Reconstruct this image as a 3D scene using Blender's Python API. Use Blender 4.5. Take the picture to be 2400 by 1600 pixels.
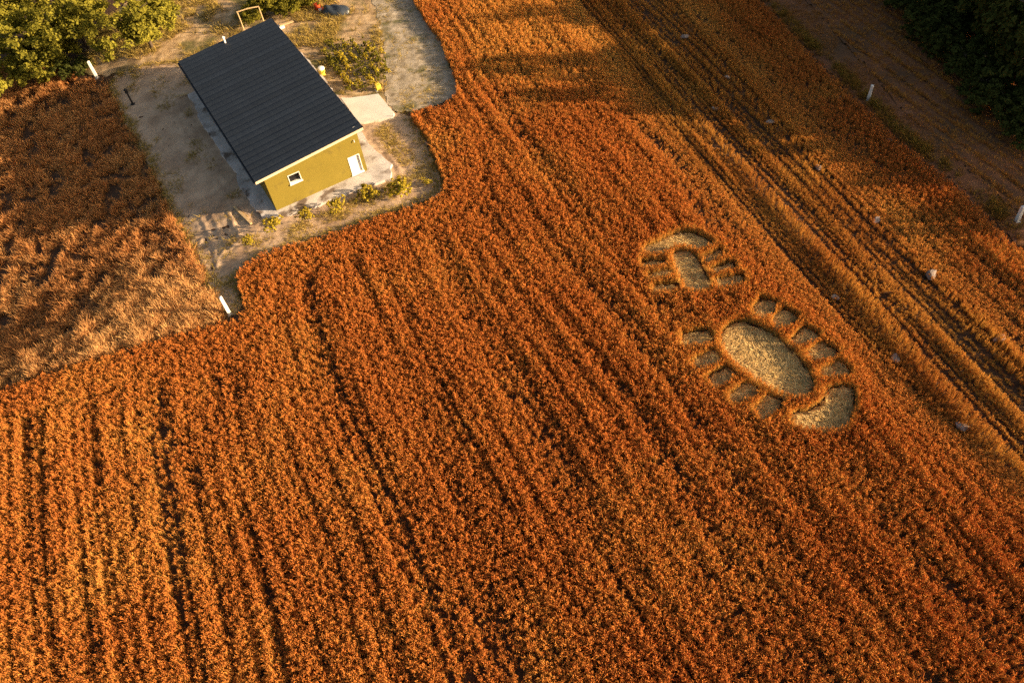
import bpy, bmesh, math, random
import numpy as np
from mathutils import Matrix, Vector

for o in list(bpy.data.objects):
    bpy.data.objects.remove(o)
random.seed(7)
RNG = np.random.default_rng(7)
scene = bpy.context.scene
COL = scene.collection

# ------------------------------------------------------------------ camera
CAM_H = 34.0
FPX, PITCH, ROLL = 1867.0, 0.904228621, -0.136928678      # focal length in pixels of a 2400 px wide frame
cp, sp = math.cos(PITCH), math.sin(PITCH)
FWD = np.array([0, cp, -sp]); RGT = np.array([1.0, 0, 0]); UPV = np.cross(RGT, FWD)
c_, s_ = math.cos(ROLL), math.sin(ROLL)
CR = c_ * RGT + s_ * UPV
CU = -s_ * RGT + c_ * UPV
camd = bpy.data.cameras.new('camera')
cam = bpy.data.objects.new('camera', camd); COL.objects.link(cam)
camd.sensor_width = 36; camd.lens = FPX / 2400 * 36
camd.clip_start = 0.5; camd.clip_end = 3000
cam.matrix_world = Matrix(((CR[0], CU[0], -FWD[0], 0), (CR[1], CU[1], -FWD[1], 0), (CR[2], CU[2], -FWD[2], CAM_H), (0, 0, 0, 1)))
scene.camera = cam

# ------------------------------------------------------------------ light
SUN_EL, SUN_AZ = math.radians(15.0), math.radians(-12.0)   # azimuth of the direction towards the sun, from +X
w = bpy.data.worlds.new('World'); scene.world = w; w.use_nodes = True
nt = w.node_tree; nt.nodes.clear()
sky = nt.nodes.new('ShaderNodeTexSky'); sky.sky_type = 'NISHITA'; sky.sun_disc = False
sky.sun_elevation = SUN_EL; sky.sun_rotation = math.pi / 2 - SUN_AZ
sky.dust_density = 5.0; sky.air_density = 1.0; sky.ozone_density = 0.0
bg = nt.nodes.new('ShaderNodeBackground'); bg.inputs['Strength'].default_value = 0.06
wo = nt.nodes.new('ShaderNodeOutputWorld')
nt.links.new(sky.outputs[0], bg.inputs[0]); nt.links.new(bg.outputs[0], wo.inputs[0])
sl = bpy.data.lights.new('sun', 'SUN'); sl.energy = 5.0; sl.angle = math.radians(0.55); sl.color = (1.0, 0.74, 0.46)
sun = bpy.data.objects.new('sun', sl); COL.objects.link(sun)
sd = Vector((math.cos(SUN_EL) * math.cos(SUN_AZ), math.cos(SUN_EL) * math.sin(SUN_AZ), math.sin(SUN_EL)))
sun.rotation_euler = sd.to_track_quat('Z', 'Y').to_euler(); sun.location = sd * 80
scene.view_settings.view_transform = 'Standard'; scene.view_settings.look = 'None'
scene.view_settings.exposure = 1.58; scene.view_settings.gamma = 1.0
scene.cycles.max_bounces = 6; scene.cycles.diffuse_bounces = 3; scene.cycles.transmission_bounces = 3
scene.cycles.use_denoising = False

# ------------------------------------------------------------------ noise and geometry helpers
PERM = np.random.default_rng(3).random((256, 256))
def vnoise(x, y):
    x = np.asarray(x, float); y = np.asarray(y, float)
    xi = np.floor(x).astype(int); yi = np.floor(y).astype(int)
    fx = x - xi; fy = y - yi
    fx = fx * fx * (3 - 2 * fx); fy = fy * fy * (3 - 2 * fy)
    a = PERM[xi & 255, yi & 255]; b = PERM[(xi + 1) & 255, yi & 255]
    c = PERM[xi & 255, (yi + 1) & 255]; d = PERM[(xi + 1) & 255, (yi + 1) & 255]
    return (a * (1 - fx) + b * fx) * (1 - fy) + (c * (1 - fx) + d * fx) * fy     # 0..1
def fbm(x, y, o=3):
    s = 0; a = .5; t = 0
    for i in range(o):
        s = s + a * vnoise(x * 2 ** i + 17.3 * i, y * 2 ** i + 5.1 * i); t += a; a *= .5
    return s / t
def sstep(a, b, x):
    t = np.clip((np.asarray(x, float) - a) / (b - a), 0, 1); return t * t * (3 - 2 * t)

# the house's own frame: U along the front wall, V into the depth
HO = np.array([-13.8223, 39.8067]); HYAW = 0.44219
HU = np.array([math.cos(HYAW), math.sin(HYAW)]); HV = np.array([-math.sin(HYAW), math.cos(HYAW)])
def uv2xy(u, v): return HO + u * HU + v * HV

def terrain(x, y):
    """The land is made to fall away west of the house, to lengthen its shadow."""
    x = np.asarray(x, float); y = np.asarray(y, float)
    u = (x - HO[0]) * HU[0] + (y - HO[1]) * HU[1]
    v = (x - HO[0]) * HV[0] + (y - HO[1]) * HV[1]
    d = np.maximum(0, -(u + 1.4))
    d = np.where(d > 24, 24 + (d - 24) * .2, d)
    d = np.where(d < 2, d * d / 4, d - 1)
    return -0.19 * d * sstep(-7, 5, v)  # added slope, lets the house shadow reach further west

def ray(px):
    return FWD + ((px[0] - 1200) / FPX) * CR - ((px[1] - 800) / FPX) * CU
def at(px, h=0.0):
    """ground point (h above the ground) under a pixel of the 2400 x 1600 photograph"""
    d = ray(px); z = h
    for i in range(12):
        t = (z - CAM_H) / d[2]; P = np.array([0, 0, CAM_H]) + t * d
        z = float(terrain(P[0], P[1])) + h
    return P
S = 2400 / 2352
def pol(pts, h=0.0, s=S, ox=0, oy=0):
    return np.array([at((ox + a * s, oy + b * s), h)[:2] for a, b in pts])

def inpoly(x, y, P):
    r = np.zeros(x.shape, bool); n = len(P); j = n - 1
    for i in range(n):
        xi, yi = P[i]; xj, yj = P[j]
        c = ((yi > y) != (yj > y))
        with np.errstate(divide='ignore', invalid='ignore'):
            c &= x < (xj - xi) * (y - yi) / (yj - yi if yj != yi else 1e-9) + xi
        r ^= c; j = i
    return r
def polydist(x, y, P, closed=True):
    d = np.full(x.shape, 1e9); n = len(P)
    for i in range(n if closed else n - 1):
        a = P[i]; b = P[(i + 1) % n]; ab = b - a; L = max(ab @ ab, 1e-9)
        t = np.clip(((x - a[0]) * ab[0] + (y - a[1]) * ab[1]) / L, 0, 1)
        d = np.minimum(d, np.hypot(x - a[0] - t * ab[0], y - a[1] - t * ab[1]))
    return d
def smooth_poly(P, n=2):
    for _ in range(n):
        Q = np.roll(P, -1, 0)
        P = np.stack([.75 * P + .25 * Q, .25 * P + .75 * Q], 1).reshape(-1, 2)
    return P

def tag(o, label=None, cat=None, group=None, kind=None):
    if label: o['label'] = label
    if cat: o['category'] = cat
    if group: o['group'] = group
    if kind: o['kind'] = kind
    return o
def link(name, me, mat=None, parent=None, loc=None):
    o = bpy.data.objects.new(name, me); COL.objects.link(o)
    if mat is not None and me is not None and not me.materials: me.materials.append(mat)
    if parent is not None: o.parent = parent
    if loc is not None: o.location = loc
    return o
def empty(name, loc, rz=0):
    o = bpy.data.objects.new(name, None); COL.objects.link(o)
    o.location = loc; o.rotation_euler = (0, 0, rz); o.empty_display_size = .3
    return o
def mesh_np(name, V, F, smooth=False):
    me = bpy.data.meshes.new(name)
    me.from_pydata([tuple(v) for v in V], [], [tuple(f) for f in F]); me.update()
    if smooth: me.polygons.foreach_set('use_smooth', [True] * len(me.polygons))
    return me
class MB:
    def __init__(s): s.v = []; s.f = []
    def add(s, V, F):
        n = len(s.v); s.v += [tuple(map(float, q)) for q in V]; s.f += [tuple(i + n for i in q) for q in F]; return s
    def box(s, x0, x1, y0, y1, z0, z1):
        return s.add([(x0, y0, z0), (x1, y0, z0), (x1, y1, z0), (x0, y1, z0), (x0, y0, z1), (x1, y0, z1), (x1, y1, z1), (x0, y1, z1)],
                     [(3, 2, 1, 0), (4, 5, 6, 7), (0, 1, 5, 4), (1, 2, 6, 5), (2, 3, 7, 6), (3, 0, 4, 7)])
    def tube(s, pts, rad, n=8, cap=True):
        pts = [np.array(q, float) for q in pts]; rad = rad if hasattr(rad, '__len__') else [rad] * len(pts)
        rings = []
        for i, q in enumerate(pts):
            a = pts[max(i - 1, 0)]; b = pts[min(i + 1, len(pts) - 1)]; d = (b - a) / max(np.linalg.norm(b - a), 1e-9)
            e = np.cross(d, [0, 0, 1]) if abs(d[2]) < .95 else np.cross(d, [1, 0, 0]); e /= np.linalg.norm(e); g = np.cross(d, e)
            rings.append([q + rad[i] * (math.cos(t) * e + math.sin(t) * g) for t in np.arange(n) * 2 * math.pi / n])
        V = [q for r in rings for q in r]; F = []
        for i in range(len(pts) - 1):
            for j in range(n):
                F.append((i * n + j, i * n + (j + 1) % n, (i + 1) * n + (j + 1) % n, (i + 1) * n + j))
        if cap: F.append(tuple(range(n))[::-1]); F.append(tuple((len(pts) - 1) * n + j for j in range(n)))
        return s.add(V, F)
    def mesh(s, name, bevel=0, smooth=False):
        me = mesh_np(name, s.v, s.f, smooth)
        bm = bmesh.new(); bm.from_mesh(me)
        bmesh.ops.recalc_face_normals(bm, faces=bm.faces)
        if bevel: bmesh.ops.bevel(bm, geom=bm.edges[:], offset=bevel, segments=2, affect='EDGES', profile=.6)
        bm.to_mesh(me); bm.free()
        return me
    def build(s, name, mat, parent=None, loc=None, bevel=0, smooth=False):
        return link(name, s.mesh(name, bevel, smooth), mat, parent, loc)

# ------------------------------------------------------------------ materials
def new_mat(name):
    m = bpy.data.materials.new(name); m.use_nodes = True
    nt = m.node_tree; nt.nodes.clear(); out = nt.nodes.new('ShaderNodeOutputMaterial')
    return m, nt, out
def ramp_node(nt, stops):
    r = nt.nodes.new('ShaderNodeValToRGB'); e = r.color_ramp.elements
    while len(e) > 1: e.remove(e[-1])
    e[0].position = stops[0][0]; e[0].color = (*stops[0][1], 1)
    for p, c in stops[1:]:
        k = e.new(p); k.color = (*c, 1)
    return r
def surf(name, stops, scale=3.0, rough=.9, detail=8, bump=.0, bscale=30, stretch=None, metallic=0, spec=.3, second=None, objrand=0):
    """noise-mottled procedural surface"""
    m, nt, out = new_mat(name)
    tc = nt.nodes.new('ShaderNodeTexCoord'); mp = nt.nodes.new('ShaderNodeMapping')
    nt.links.new(tc.outputs['Object'], mp.inputs[0])
    if stretch: mp.inputs['Scale'].default_value = stretch
    n = nt.nodes.new('ShaderNodeTexNoise'); n.inputs['Scale'].default_value = scale; n.inputs['Detail'].default_value = detail
    n.inputs['Roughness'].default_value = .62
    nt.links.new(mp.outputs[0], n.inputs['Vector'])
    r = ramp_node(nt, stops); nt.links.new(n.outputs[0], r.inputs[0])
    b = nt.nodes.new('ShaderNodeBsdfPrincipled'); col = r.outputs[0]
    if second:
        n2 = nt.nodes.new('ShaderNodeTexNoise'); n2.inputs['Scale'].default_value = second[0]; n2.inputs['Detail'].default_value = 5
        nt.links.new(tc.outputs['Object'], n2.inputs['Vector'])
        r2 = ramp_node(nt, [(second[1], (0, 0, 0)), (second[2], (1, 1, 1))]); nt.links.new(n2.outputs[0], r2.inputs[0])
        mx = nt.nodes.new('ShaderNodeMix'); mx.data_type = 'RGBA'
        nt.links.new(r2.outputs[0], mx.inputs['Factor']); nt.links.new(col, mx.inputs['A']); mx.inputs['B'].default_value = (*second[3], 1)
        col = mx.outputs['Result']
    if objrand:
        oi = nt.nodes.new('ShaderNodeObjectInfo'); hs = nt.nodes.new('ShaderNodeHueSaturation'); mr = nt.nodes.new('ShaderNodeMapRange')
        mr.inputs['To Min'].default_value = 1 - objrand; mr.inputs['To Max'].default_value = 1 + objrand
        nt.links.new(oi.outputs['Random'], mr.inputs['Value']); nt.links.new(mr.outputs[0], hs.inputs['Value']); nt.links.new(col, hs.inputs['Color']); col = hs.outputs[0]
    nt.links.new(col, b.inputs['Base Color'])
    b.inputs['Roughness'].default_value = rough; b.inputs['Metallic'].default_value = metallic
    b.inputs['Specular IOR Level'].default_value = spec
    if bump:
        n3 = nt.nodes.new('ShaderNodeTexNoise'); n3.inputs['Scale'].default_value = bscale; n3.inputs['Detail'].default_value = 6
        nt.links.new(mp.outputs[0], n3.inputs['Vector'])
        bp = nt.nodes.new('ShaderNodeBump'); bp.inputs['Strength'].default_value = bump; bp.inputs['Distance'].default_value = .05
        nt.links.new(n3.outputs[0], bp.inputs['Height']); nt.links.new(bp.outputs[0], b.inputs['Normal'])
    nt.links.new(b.outputs[0], out.inputs[0])
    return m
def plant_mat(name, low, high, low2, high2, transl=.3, jitter=.35):
    """colour by part of the plant (vertex attribute 'part': 0 stem, 1 ear or leaf tip) and by individual ('tint', 0..1)"""
    m, nt, out = new_mat(name)
    a = nt.nodes.new('ShaderNodeAttribute'); a.attribute_name = 'part'
    t = nt.nodes.new('ShaderNodeAttribute'); t.attribute_name = 'tint'; t.attribute_type = 'INSTANCER'
    def mix(A, B, fac):
        x = nt.nodes.new('ShaderNodeMix'); x.data_type = 'RGBA'
        for k, q in (('A', A), ('B', B)):
            if isinstance(q, tuple): x.inputs[k].default_value = (*q, 1)
            else: nt.links.new(q, x.inputs[k])
        nt.links.new(fac, x.inputs['Factor']); return x.outputs['Result']
    c1 = mix(low, high, a.outputs['Fac']); c2 = mix(low2, high2, a.outputs['Fac'])
    c = mix(c1, c2, t.outputs['Fac'])
    pj = nt.nodes.new('ShaderNodeAttribute'); pj.attribute_name = 'shade'      # every stalk its own tone
    hs = nt.nodes.new('ShaderNodeHueSaturation')
    mr = nt.nodes.new('ShaderNodeMapRange'); mr.inputs['To Min'].default_value = 1 - jitter; mr.inputs['To Max'].default_value = 1 + jitter
    nt.links.new(pj.outputs['Fac'], mr.inputs['Value']); nt.links.new(mr.outputs[0], hs.inputs['Value'])
    nt.links.new(c, hs.inputs['Color'])
    d = nt.nodes.new('ShaderNodeBsdfDiffuse'); tr = nt.nodes.new('ShaderNodeBsdfTranslucent'); ms = nt.nodes.new('ShaderNodeMixShader')
    ms.inputs[0].default_value = transl
    nt.links.new(hs.outputs[0], d.inputs[0]); nt.links.new(hs.outputs[0], tr.inputs[0])
    nt.links.new(d.outputs[0], ms.inputs[1]); nt.links.new(tr.outputs[0], ms.inputs[2]); nt.links.new(ms.outputs[0], out.inputs[0])
    return m

M = {}
M['soil'] = surf('soil', [(.3, (.035, .018, .009)), (.55, (.075, .036, .016)), (.8, (.13, .065, .028))], 1.4, bump=.6, bscale=14)
M['fallow'] = surf('fallow', [(.3, (.13, .052, .022)), (.55, (.19, .08, .035)), (.8, (.29, .14, .065))], 1.1, bump=.8, bscale=9, second=(.25, .45, .7, (.10, .055, .025)))
M['yard'] = surf('yard', [(.3, (.33, .22, .14)), (.5, (.46, .32, .205)), (.75, (.60, .43, .285))], .9, bump=.5, bscale=22, second=(.35, .52, .75, (.27, .17, .10)))
M['track'] = surf('track', [(.3, (.16, .12, .07)), (.5, (.33, .27, .19)), (.75, (.50, .42, .32))], 1.6, bump=.7, bscale=16, second=(.7, .55, .68, (.12, .11, .045)))
M['garden'] = surf('garden', [(.3, (.18, .115, .055)), (.5, (.40, .27, .14)), (.72, (.60, .44, .26))], 1.3, bump=.8, bscale=14, second=(.4, .5, .62, (.13, .11, .035)))
M['concrete'] = surf('concrete', [(.3, (.34, .30, .265)), (.5, (.52, .47, .43)), (.75, (.70, .64, .60))], 1.1, bump=.35, bscale=26, second=(.9, .54, .64, (.17, .125, .095)))
M['patio'] = surf('patio', [(.3, (.55, .50, .44)), (.6, (.66, .61, .54)), (.8, (.74, .69, .62))], .8, bump=.15, bscale=20)
M['wall'] = surf('wall_paint', [(.3, (.16, .122, .014)), (.6, (.18, .136, .017)), (.8, (.20, .15, .022))], .7, rough=.85, bump=.12, bscale=60, second=(1.3, .58, .8, (.105, .08, .016)))
M['roof'] = surf('roof_metal', [(.3, (.009, .014, .023)), (.6, (.012, .018, .029)), (.8, (.016, .023, .035))], .8, rough=.6, spec=.35, objrand=.16, second=(1.1, .6, .85, (.035, .036, .036)))
M['cream'] = surf('cream_trim', [(.3, (.55, .42, .26)), (.8, (.68, .54, .36))], 2, rough=.7)
M['white'] = surf('white_paint', [(.3, (.68, .65, .60)), (.8, (.80, .77, .72))], 3, rough=.6, second=(2.5, .6, .75, (.48, .42, .36)))
M['dark'] = surf('dark_interior', [(.3, (.008, .008, .01)), (.8, (.014, .014, .016))], 2, rough=.4)
M['black'] = surf('black_metal', [(.3, (.012, .012, .013)), (.8, (.03, .028, .027))], 6, rough=.55)
M['wood'] = surf('pale_wood', [(.3, (.38, .26, .13)), (.6, (.50, .36, .19)), (.8, (.60, .46, .27))], 3, stretch=(1, 1, 8), bump=.3)
M['stone'] = surf('pale_stone', [(.3, (.20, .15, .12)), (.55, (.31, .245, .21)), (.8, (.45, .37, .33))], 4, bump=.7, bscale=9, objrand=.25)
M['bark'] = surf('bark', [(.3, (.05, .035, .022)), (.8, (.14, .10, .065))], 5, stretch=(4, 4, 1), bump=.8)
M['tarp'] = surf('dark_tarp', [(.3, (.015, .02, .028)), (.8, (.04, .05, .065))], 2, rough=.35, spec=.5)
M['red'] = surf('red_plastic', [(.3, (.55, .07, .025)), (.8, (.65, .10, .035))], 3, rough=.45)
M['yellow'] = surf('yellow_plastic', [(.3, (.72, .50, .05)), (.8, (.80, .60, .09))], 3, rough=.45)

M['wheat'] = plant_mat('wheat', (.42, .18, .036), (.52, .172, .040), (.62, .39, .10), (.64, .29, .06), .25)
M['stubble'] = plant_mat('stubble', (.34, .14, .03), (.48, .175, .038), (.48, .25, .05), (.64, .31, .06), .25)
M['straw'] = plant_mat('straw', (.50, .325, .125), (.68, .46, .18), (.38, .24, .09), (.80, .58, .26), .2, .45)
M['drygrass'] = plant_mat('dry_grass', (.24, .105, .03), (.64, .29, .10), (.36, .18, .05), (.78, .45, .18), .3, .4)
M['verge'] = plant_mat('verge_grass', (.13, .09, .017), (.28, .20, .035), (.28, .125, .03), (.46, .20, .05), .3, .4)
M['leaf'] = plant_mat('leaf', (.075, .08, .013), (.25, .22, .03), (.10, .095, .014), (.34, .29, .04), .35, .45)
M['weed'] = plant_mat('weed', (.16, .12, .025), (.38, .28, .06), (.28, .19, .05), (.62, .44, .14), .3, .4)
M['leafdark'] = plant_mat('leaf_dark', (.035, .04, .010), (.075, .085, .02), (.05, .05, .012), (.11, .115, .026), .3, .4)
M['leafyellow'] = plant_mat('leaf_yellow', (.24, .19, .026), (.52, .40, .045), (.20, .16, .02), (.48, .36, .045), .35, .35)

# ------------------------------------------------------------------ regions (outlines traced once, laid out on the ground)
ROW = math.radians(-72.5)
RD = np.array([math.cos(ROW), math.sin(ROW)]); RN = np.array([-RD[1], RD[0]])      # along and across the drill rows
HW = .50                                                                            # height of the standing wheat
YARD = smooth_poly(pol([(245, 182), (330, 150), (430, 138), (560, 170), (860, 235), (915, 262), (948, 270), (975, 320), (992, 372), (1012, 405), (1012, 440), (985, 462), (900, 486),
             (800, 528), (700, 556), (620, 582), (556, 618), (545, 655), (556, 690), (548, 722), (520, 722), (490, 665), (462, 610), (430, 540), (400, 500), (370, 430), (330, 350), (285, 270)]), 1)
FIELD_EDGE_H = .5
WHEAT = pol([(-260, 960), (0, 893), (150, 845), (300, 800), (420, 765), (530, 735), (556, 718), (560, 690), (548, 655), (542, 625), (565, 600), (640, 566), (730, 545), (820, 512), (900, 484), (985, 458), (1016, 437),
             (1018, 405), (1000, 365), (985, 318), (962, 285), (942, 262), (960, 250), (1020, 238), (1048, 215), (1050, 195), (1035, 150), (1010, 90), (975, 40), (945, -10), (920, -120),
             (1260, -120), (1335, 0), (1420, 110), (1518, 270), (1628, 390), (1738, 505), (1882, 665), (2038, 832), (2176, 950), (2352, 1092), (2700, 1390), (2700, 1900), (-400, 1900)], FIELD_EDGE_H)
SWATH = pol([(1245, -120), (1330, 0), (1416, 110), (1516, 270), (1626, 390), (1736, 505), (1880, 665), (2036, 832), (2176, 950), (2352, 1092), (2700, 1390), (2700, 1130), (2352, 800), (2190, 640), (2020, 465), (1870, 310), (1720, 150), (1580, 0), (1470, -120)], .55)
STRIP = pol([(1450, -120), (1555, 0), (1700, 160), (1850, 330), (2000, 480), (2180, 662), (2352, 822), (2700, 1150), (2700, 900), (2352, 575), (2200, 432), (2050, 312), (1900, 162), (1745, 0), (1640, -120)], .4)
VERGE = pol([(1640, -120), (1745, 0), (1900, 162), (2050, 312), (2200, 432), (2352, 575), (2700, 900), (2700, 800), (2352, 500), (2200, 370), (2080, 262), (1990, 160), (1850, 0), (1750, -120)])
FALLOW = pol([(1750, -120), (1850, 0), (1990, 160), (2080, 262), (2200, 370), (2352, 500), (2700, 800), (2700, -120)])
LEFTF = pol([(-300, 150), (150, 160), (215, 190), (245, 190), (285, 275), (328, 352), (368, 432), (398, 502), (428, 542), (460, 612), (488, 667), (524, 736), (424, 770), (302, 804), (152, 850), (0, 897), (-300, 972)])
TRACK = smooth_poly(pol([(845, -60), (940, -60), (975, 30), (1010, 90), (1036, 150), (1050, 195), (1046, 218), (1018, 238), (960, 252), (905, 262), (880, 215), (890, 150), (870, 60)]), 1)
GARDEN = pol([(195, 170), (240, 178), (330, 152), (430, 138), (560, 170), (700, 200), (850, 235), (905, 262), (882, 215), (892, 150), (872, 60), (845, -60), (380, -60), (200, 100)])
VEG = pol([(200, 190), (470, 120), (700, 130), (1050, 230), (1260, 480), (1220, 800), (960, 920), (520, 1020), (350, 800), (110, 330)], 0, 1 / 7.128, 740, 80)
# the print of a boot sole trodden into the crop: outlines of its flattened fields
def FP(pts):
    P = pol(pts, HW * .85, 1 / 2.904, 1450, 500); c = P.mean(0); r = np.linalg.norm(P - c, axis=1, keepdims=True)
    Q = c + (P - c) * (1 + (.10 if len(P) <= 5 else .06) / np.maximum(r, .5))
    return smooth_poly(Q, 1) if len(Q) > 8 else Q
PRINT = [FP(p) for p in [
    [(160, 262), (178, 200), (260, 175), (340, 138), (400, 110), (500, 104), (590, 136), (660, 185), (640, 208), (580, 228), (540, 238), (480, 212), (410, 206), (355, 228), (335, 268)],
    [(366, 250), (430, 232), (505, 246), (550, 300), (585, 370), (640, 470), (625, 502), (540, 524), (455, 505), (415, 400), (374, 310)],
    [(160, 302), (318, 292), (332, 335), (178, 362)], [(200, 392), (360, 362), (378, 405), (220, 438)], [(235, 472), (400, 446), (412, 503), (250, 530)],
    [(582, 282), (695, 222), (728, 270), (598, 336)], [(622, 355), (775, 305), (808, 362), (645, 396)], [(660, 430), (846, 396), (856, 470), (686, 496)],
    [(912, 645), (972, 548), (1085, 596), (1045, 672), (958, 698)], [(1058, 704), (1126, 626), (1235, 680), (1186, 748), (1075, 772)], [(1182, 840), (1272, 745), (1370, 798), (1336, 858), (1205, 888)],
    [(1282, 932), (1400, 855), (1500, 920), (1476, 973), (1326, 993)], [(1372, 1058), (1500, 992), (1580, 1038), (1578, 1092), (1405, 1108)],
    [(432, 800), (600, 770), (648, 820), (640, 868), (444, 888)], [(502, 986), (650, 906), (704, 970), (674, 1008), (535, 1052)], [(597, 1090), (740, 1022), (804, 1075), (764, 1118), (660, 1173)],
    [(752, 1215), (880, 1132), (960, 1170), (924, 1228), (796, 1288)], [(937, 1312), (1018, 1222), (1130, 1238), (1094, 1316), (986, 1393)],
    [(692, 802), (755, 735), (850, 706), (965, 745), (1065, 814), (1176, 894), (1268, 998), (1330, 1110), (1330, 1195), (1272, 1236), (1165, 1230), (1035, 1174), (915, 1098), (795, 1006), (712, 902)],
    [(1414, 1162), (1608, 1150), (1618, 1280), (1578, 1385), (1546, 1448), (1400, 1460), (1215, 1440), (1166, 1384), (1184, 1322), (1288, 1318), (1376, 1274), (1404, 1226)]]]

# ------------------------------------------------------------------ ground sheets
def grid_obj(name, xs, ys, zf, mat, mask=None, smooth=True):
    X, Y = np.meshgrid(xs, ys, indexing='ij'); Z = zf(X, Y)
    nx, ny = X.shape; V = np.stack([X, Y, Z], -1).reshape(-1, 3)
    i, j = np.meshgrid(np.arange(nx - 1), np.arange(ny - 1), indexing='ij')
    if mask is not None:
        cx = (X[:-1, :-1] + X[1:, 1:]) / 2; cy = (Y[:-1, :-1] + Y[1:, 1:]) / 2
        k = mask(cx, cy); i = i[k]; j = j[k]
    a = (i * ny + j).ravel(); F = np.stack([a, a + ny, a + ny + 1, a + 1], 1)
    us, inv = np.unique(F, return_inverse=True); V = V[us]; F = inv.reshape(-1, 4)
    me = bpy.data.meshes.new(name)
    me.vertices.add(len(V)); me.vertices.foreach_set('co', V.astype(np.float32).ravel())
    me.loops.add(F.size); me.loops.foreach_set('vertex_index', F.astype(np.int32).ravel())
    me.polygons.add(len(F)); me.polygons.foreach_set('loop_start', np.arange(0, F.size, 4, dtype=np.int32))
    me.update(calc_edges=True); me.validate()
    if smooth: me.polygons.foreach_set('use_smooth', np.ones(len(F), bool))
    return link(name, me, mat)
def sheet(name, P, res, relief, mat, lift=.004):
    a = P.min(0) - .3; b = P.max(0) + .3
    f = lambda x, y: inpoly(x + (fbm(x * 1.7, y * 1.7, 2) - .5) * .5, y + (fbm(x * 1.7 + 40, y * 1.7, 2) - .5) * .5, P)
    o = grid_obj(name, np.arange(a[0], b[0], res), np.arange(a[1], b[1], res),
                 lambda x, y: terrain(x, y) + lift + relief(x, y), mat, f)
    return tag(o, kind='structure')
xs = np.concatenate([[-900, -400, -200, -120], np.arange(-80, 80, 1.0), [120, 200, 400, 900]])
ys = np.concatenate([[-600, -200, -60], np.arange(-20, 110, 1.0), [150, 250, 500, 1200]])
tag(grid_obj('ground', xs, ys, lambda x, y: terrain(x, y) - .012, M['soil']), kind='structure')

# wheel ruts and spoil ridges in the yard
RIDGES = [([(905, 500), (800, 560), (700, 640), (640, 700), (600, 800), (580, 900)], .05, .16), ([(480, 420), (540, 560), (575, 700), (590, 850)], .045, .15),
          ([(390, 500), (340, 620), (400, 760), (470, 860)], .06, .16), ([(740, 150), (800, 300), (880, 480)], .06, .14), ([(600, 400), (660, 470), (700, 560), (650, 680)], .05, .14),
          ([(350, 170), (430, 300), (480, 420)], .035, .13), ([(530, 190), (590, 310), (640, 420)], .035, .13), ([(270, 300), (500, 290), (800, 285)], .035, .15),
          ([(270, 190), (500, 180), (760, 160)], .035, .15), ([(290, 470), (450, 420), (720, 390)], .04, .15)]
RIDGES = [(pol(p, 0, 1 / 5.407, 400, 470), a, wd) for p, a, wd in RIDGES]
_pc = at((312, 245))[:2]
RIDGES += [(np.array([_pc + r_ * np.array([math.cos(t), math.sin(t)]) for t in np.linspace(1.2, 4.6, 16)]), .05, .07) for r_ in (.75, 1.0)]
RIDGES += [(pol(p, 0, 1 / 3.36, 380, 200), .03, .14) for p in ([(60, 130), (150, 330), (300, 560), (440, 780), (560, 960)], [(110, 120), (200, 320), (350, 550), (490, 760)], [(1760, 540), (1850, 640), (1880, 760)], [(1680, 420), (1800, 560), (1900, 700)])]
def yard_relief(x, y):
    h = .05 * (fbm(x * .9, y * .9, 3) - .5) + .07 * (fbm(x * 3.1, y * 3.1, 3) - .5)
    for P, a, wd in RIDGES:
        d = polydist(x, y, P, False); h = h + .8 * a * np.exp(-(d / wd) ** 2) - .3 * a * np.exp(-((d - 2 * wd) / wd) ** 2)
    return h
sheet('yard', YARD, .09, yard_relief, M['yard'], .02)
def rough_relief(x, y): return .06 * (fbm(x * 2.3, y * 2.3, 3) - .5)
sheet('track', TRACK, .14, rough_relief, M['track'], .05)
sheet('garden_soil', GARDEN, .16, rough_relief, M['garden'], .03)
def fallow_relief(x, y):
    u = x * RN[0] + y * RN[1] + .25 * fbm(x * .2, y * .2, 2)
    return .09 * np.sin(u * 2 * math.pi / 1.25) * fbm(x * .3, y * .3, 2) + .05 * (fbm(x * 2, y * 2, 3) - .5)
sheet('fallow_field', FALLOW, .2, fallow_relief, M['fallow'], .04)
sheet('verge', VERGE, .2, rough_relief, M['fallow'], .03)

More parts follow.
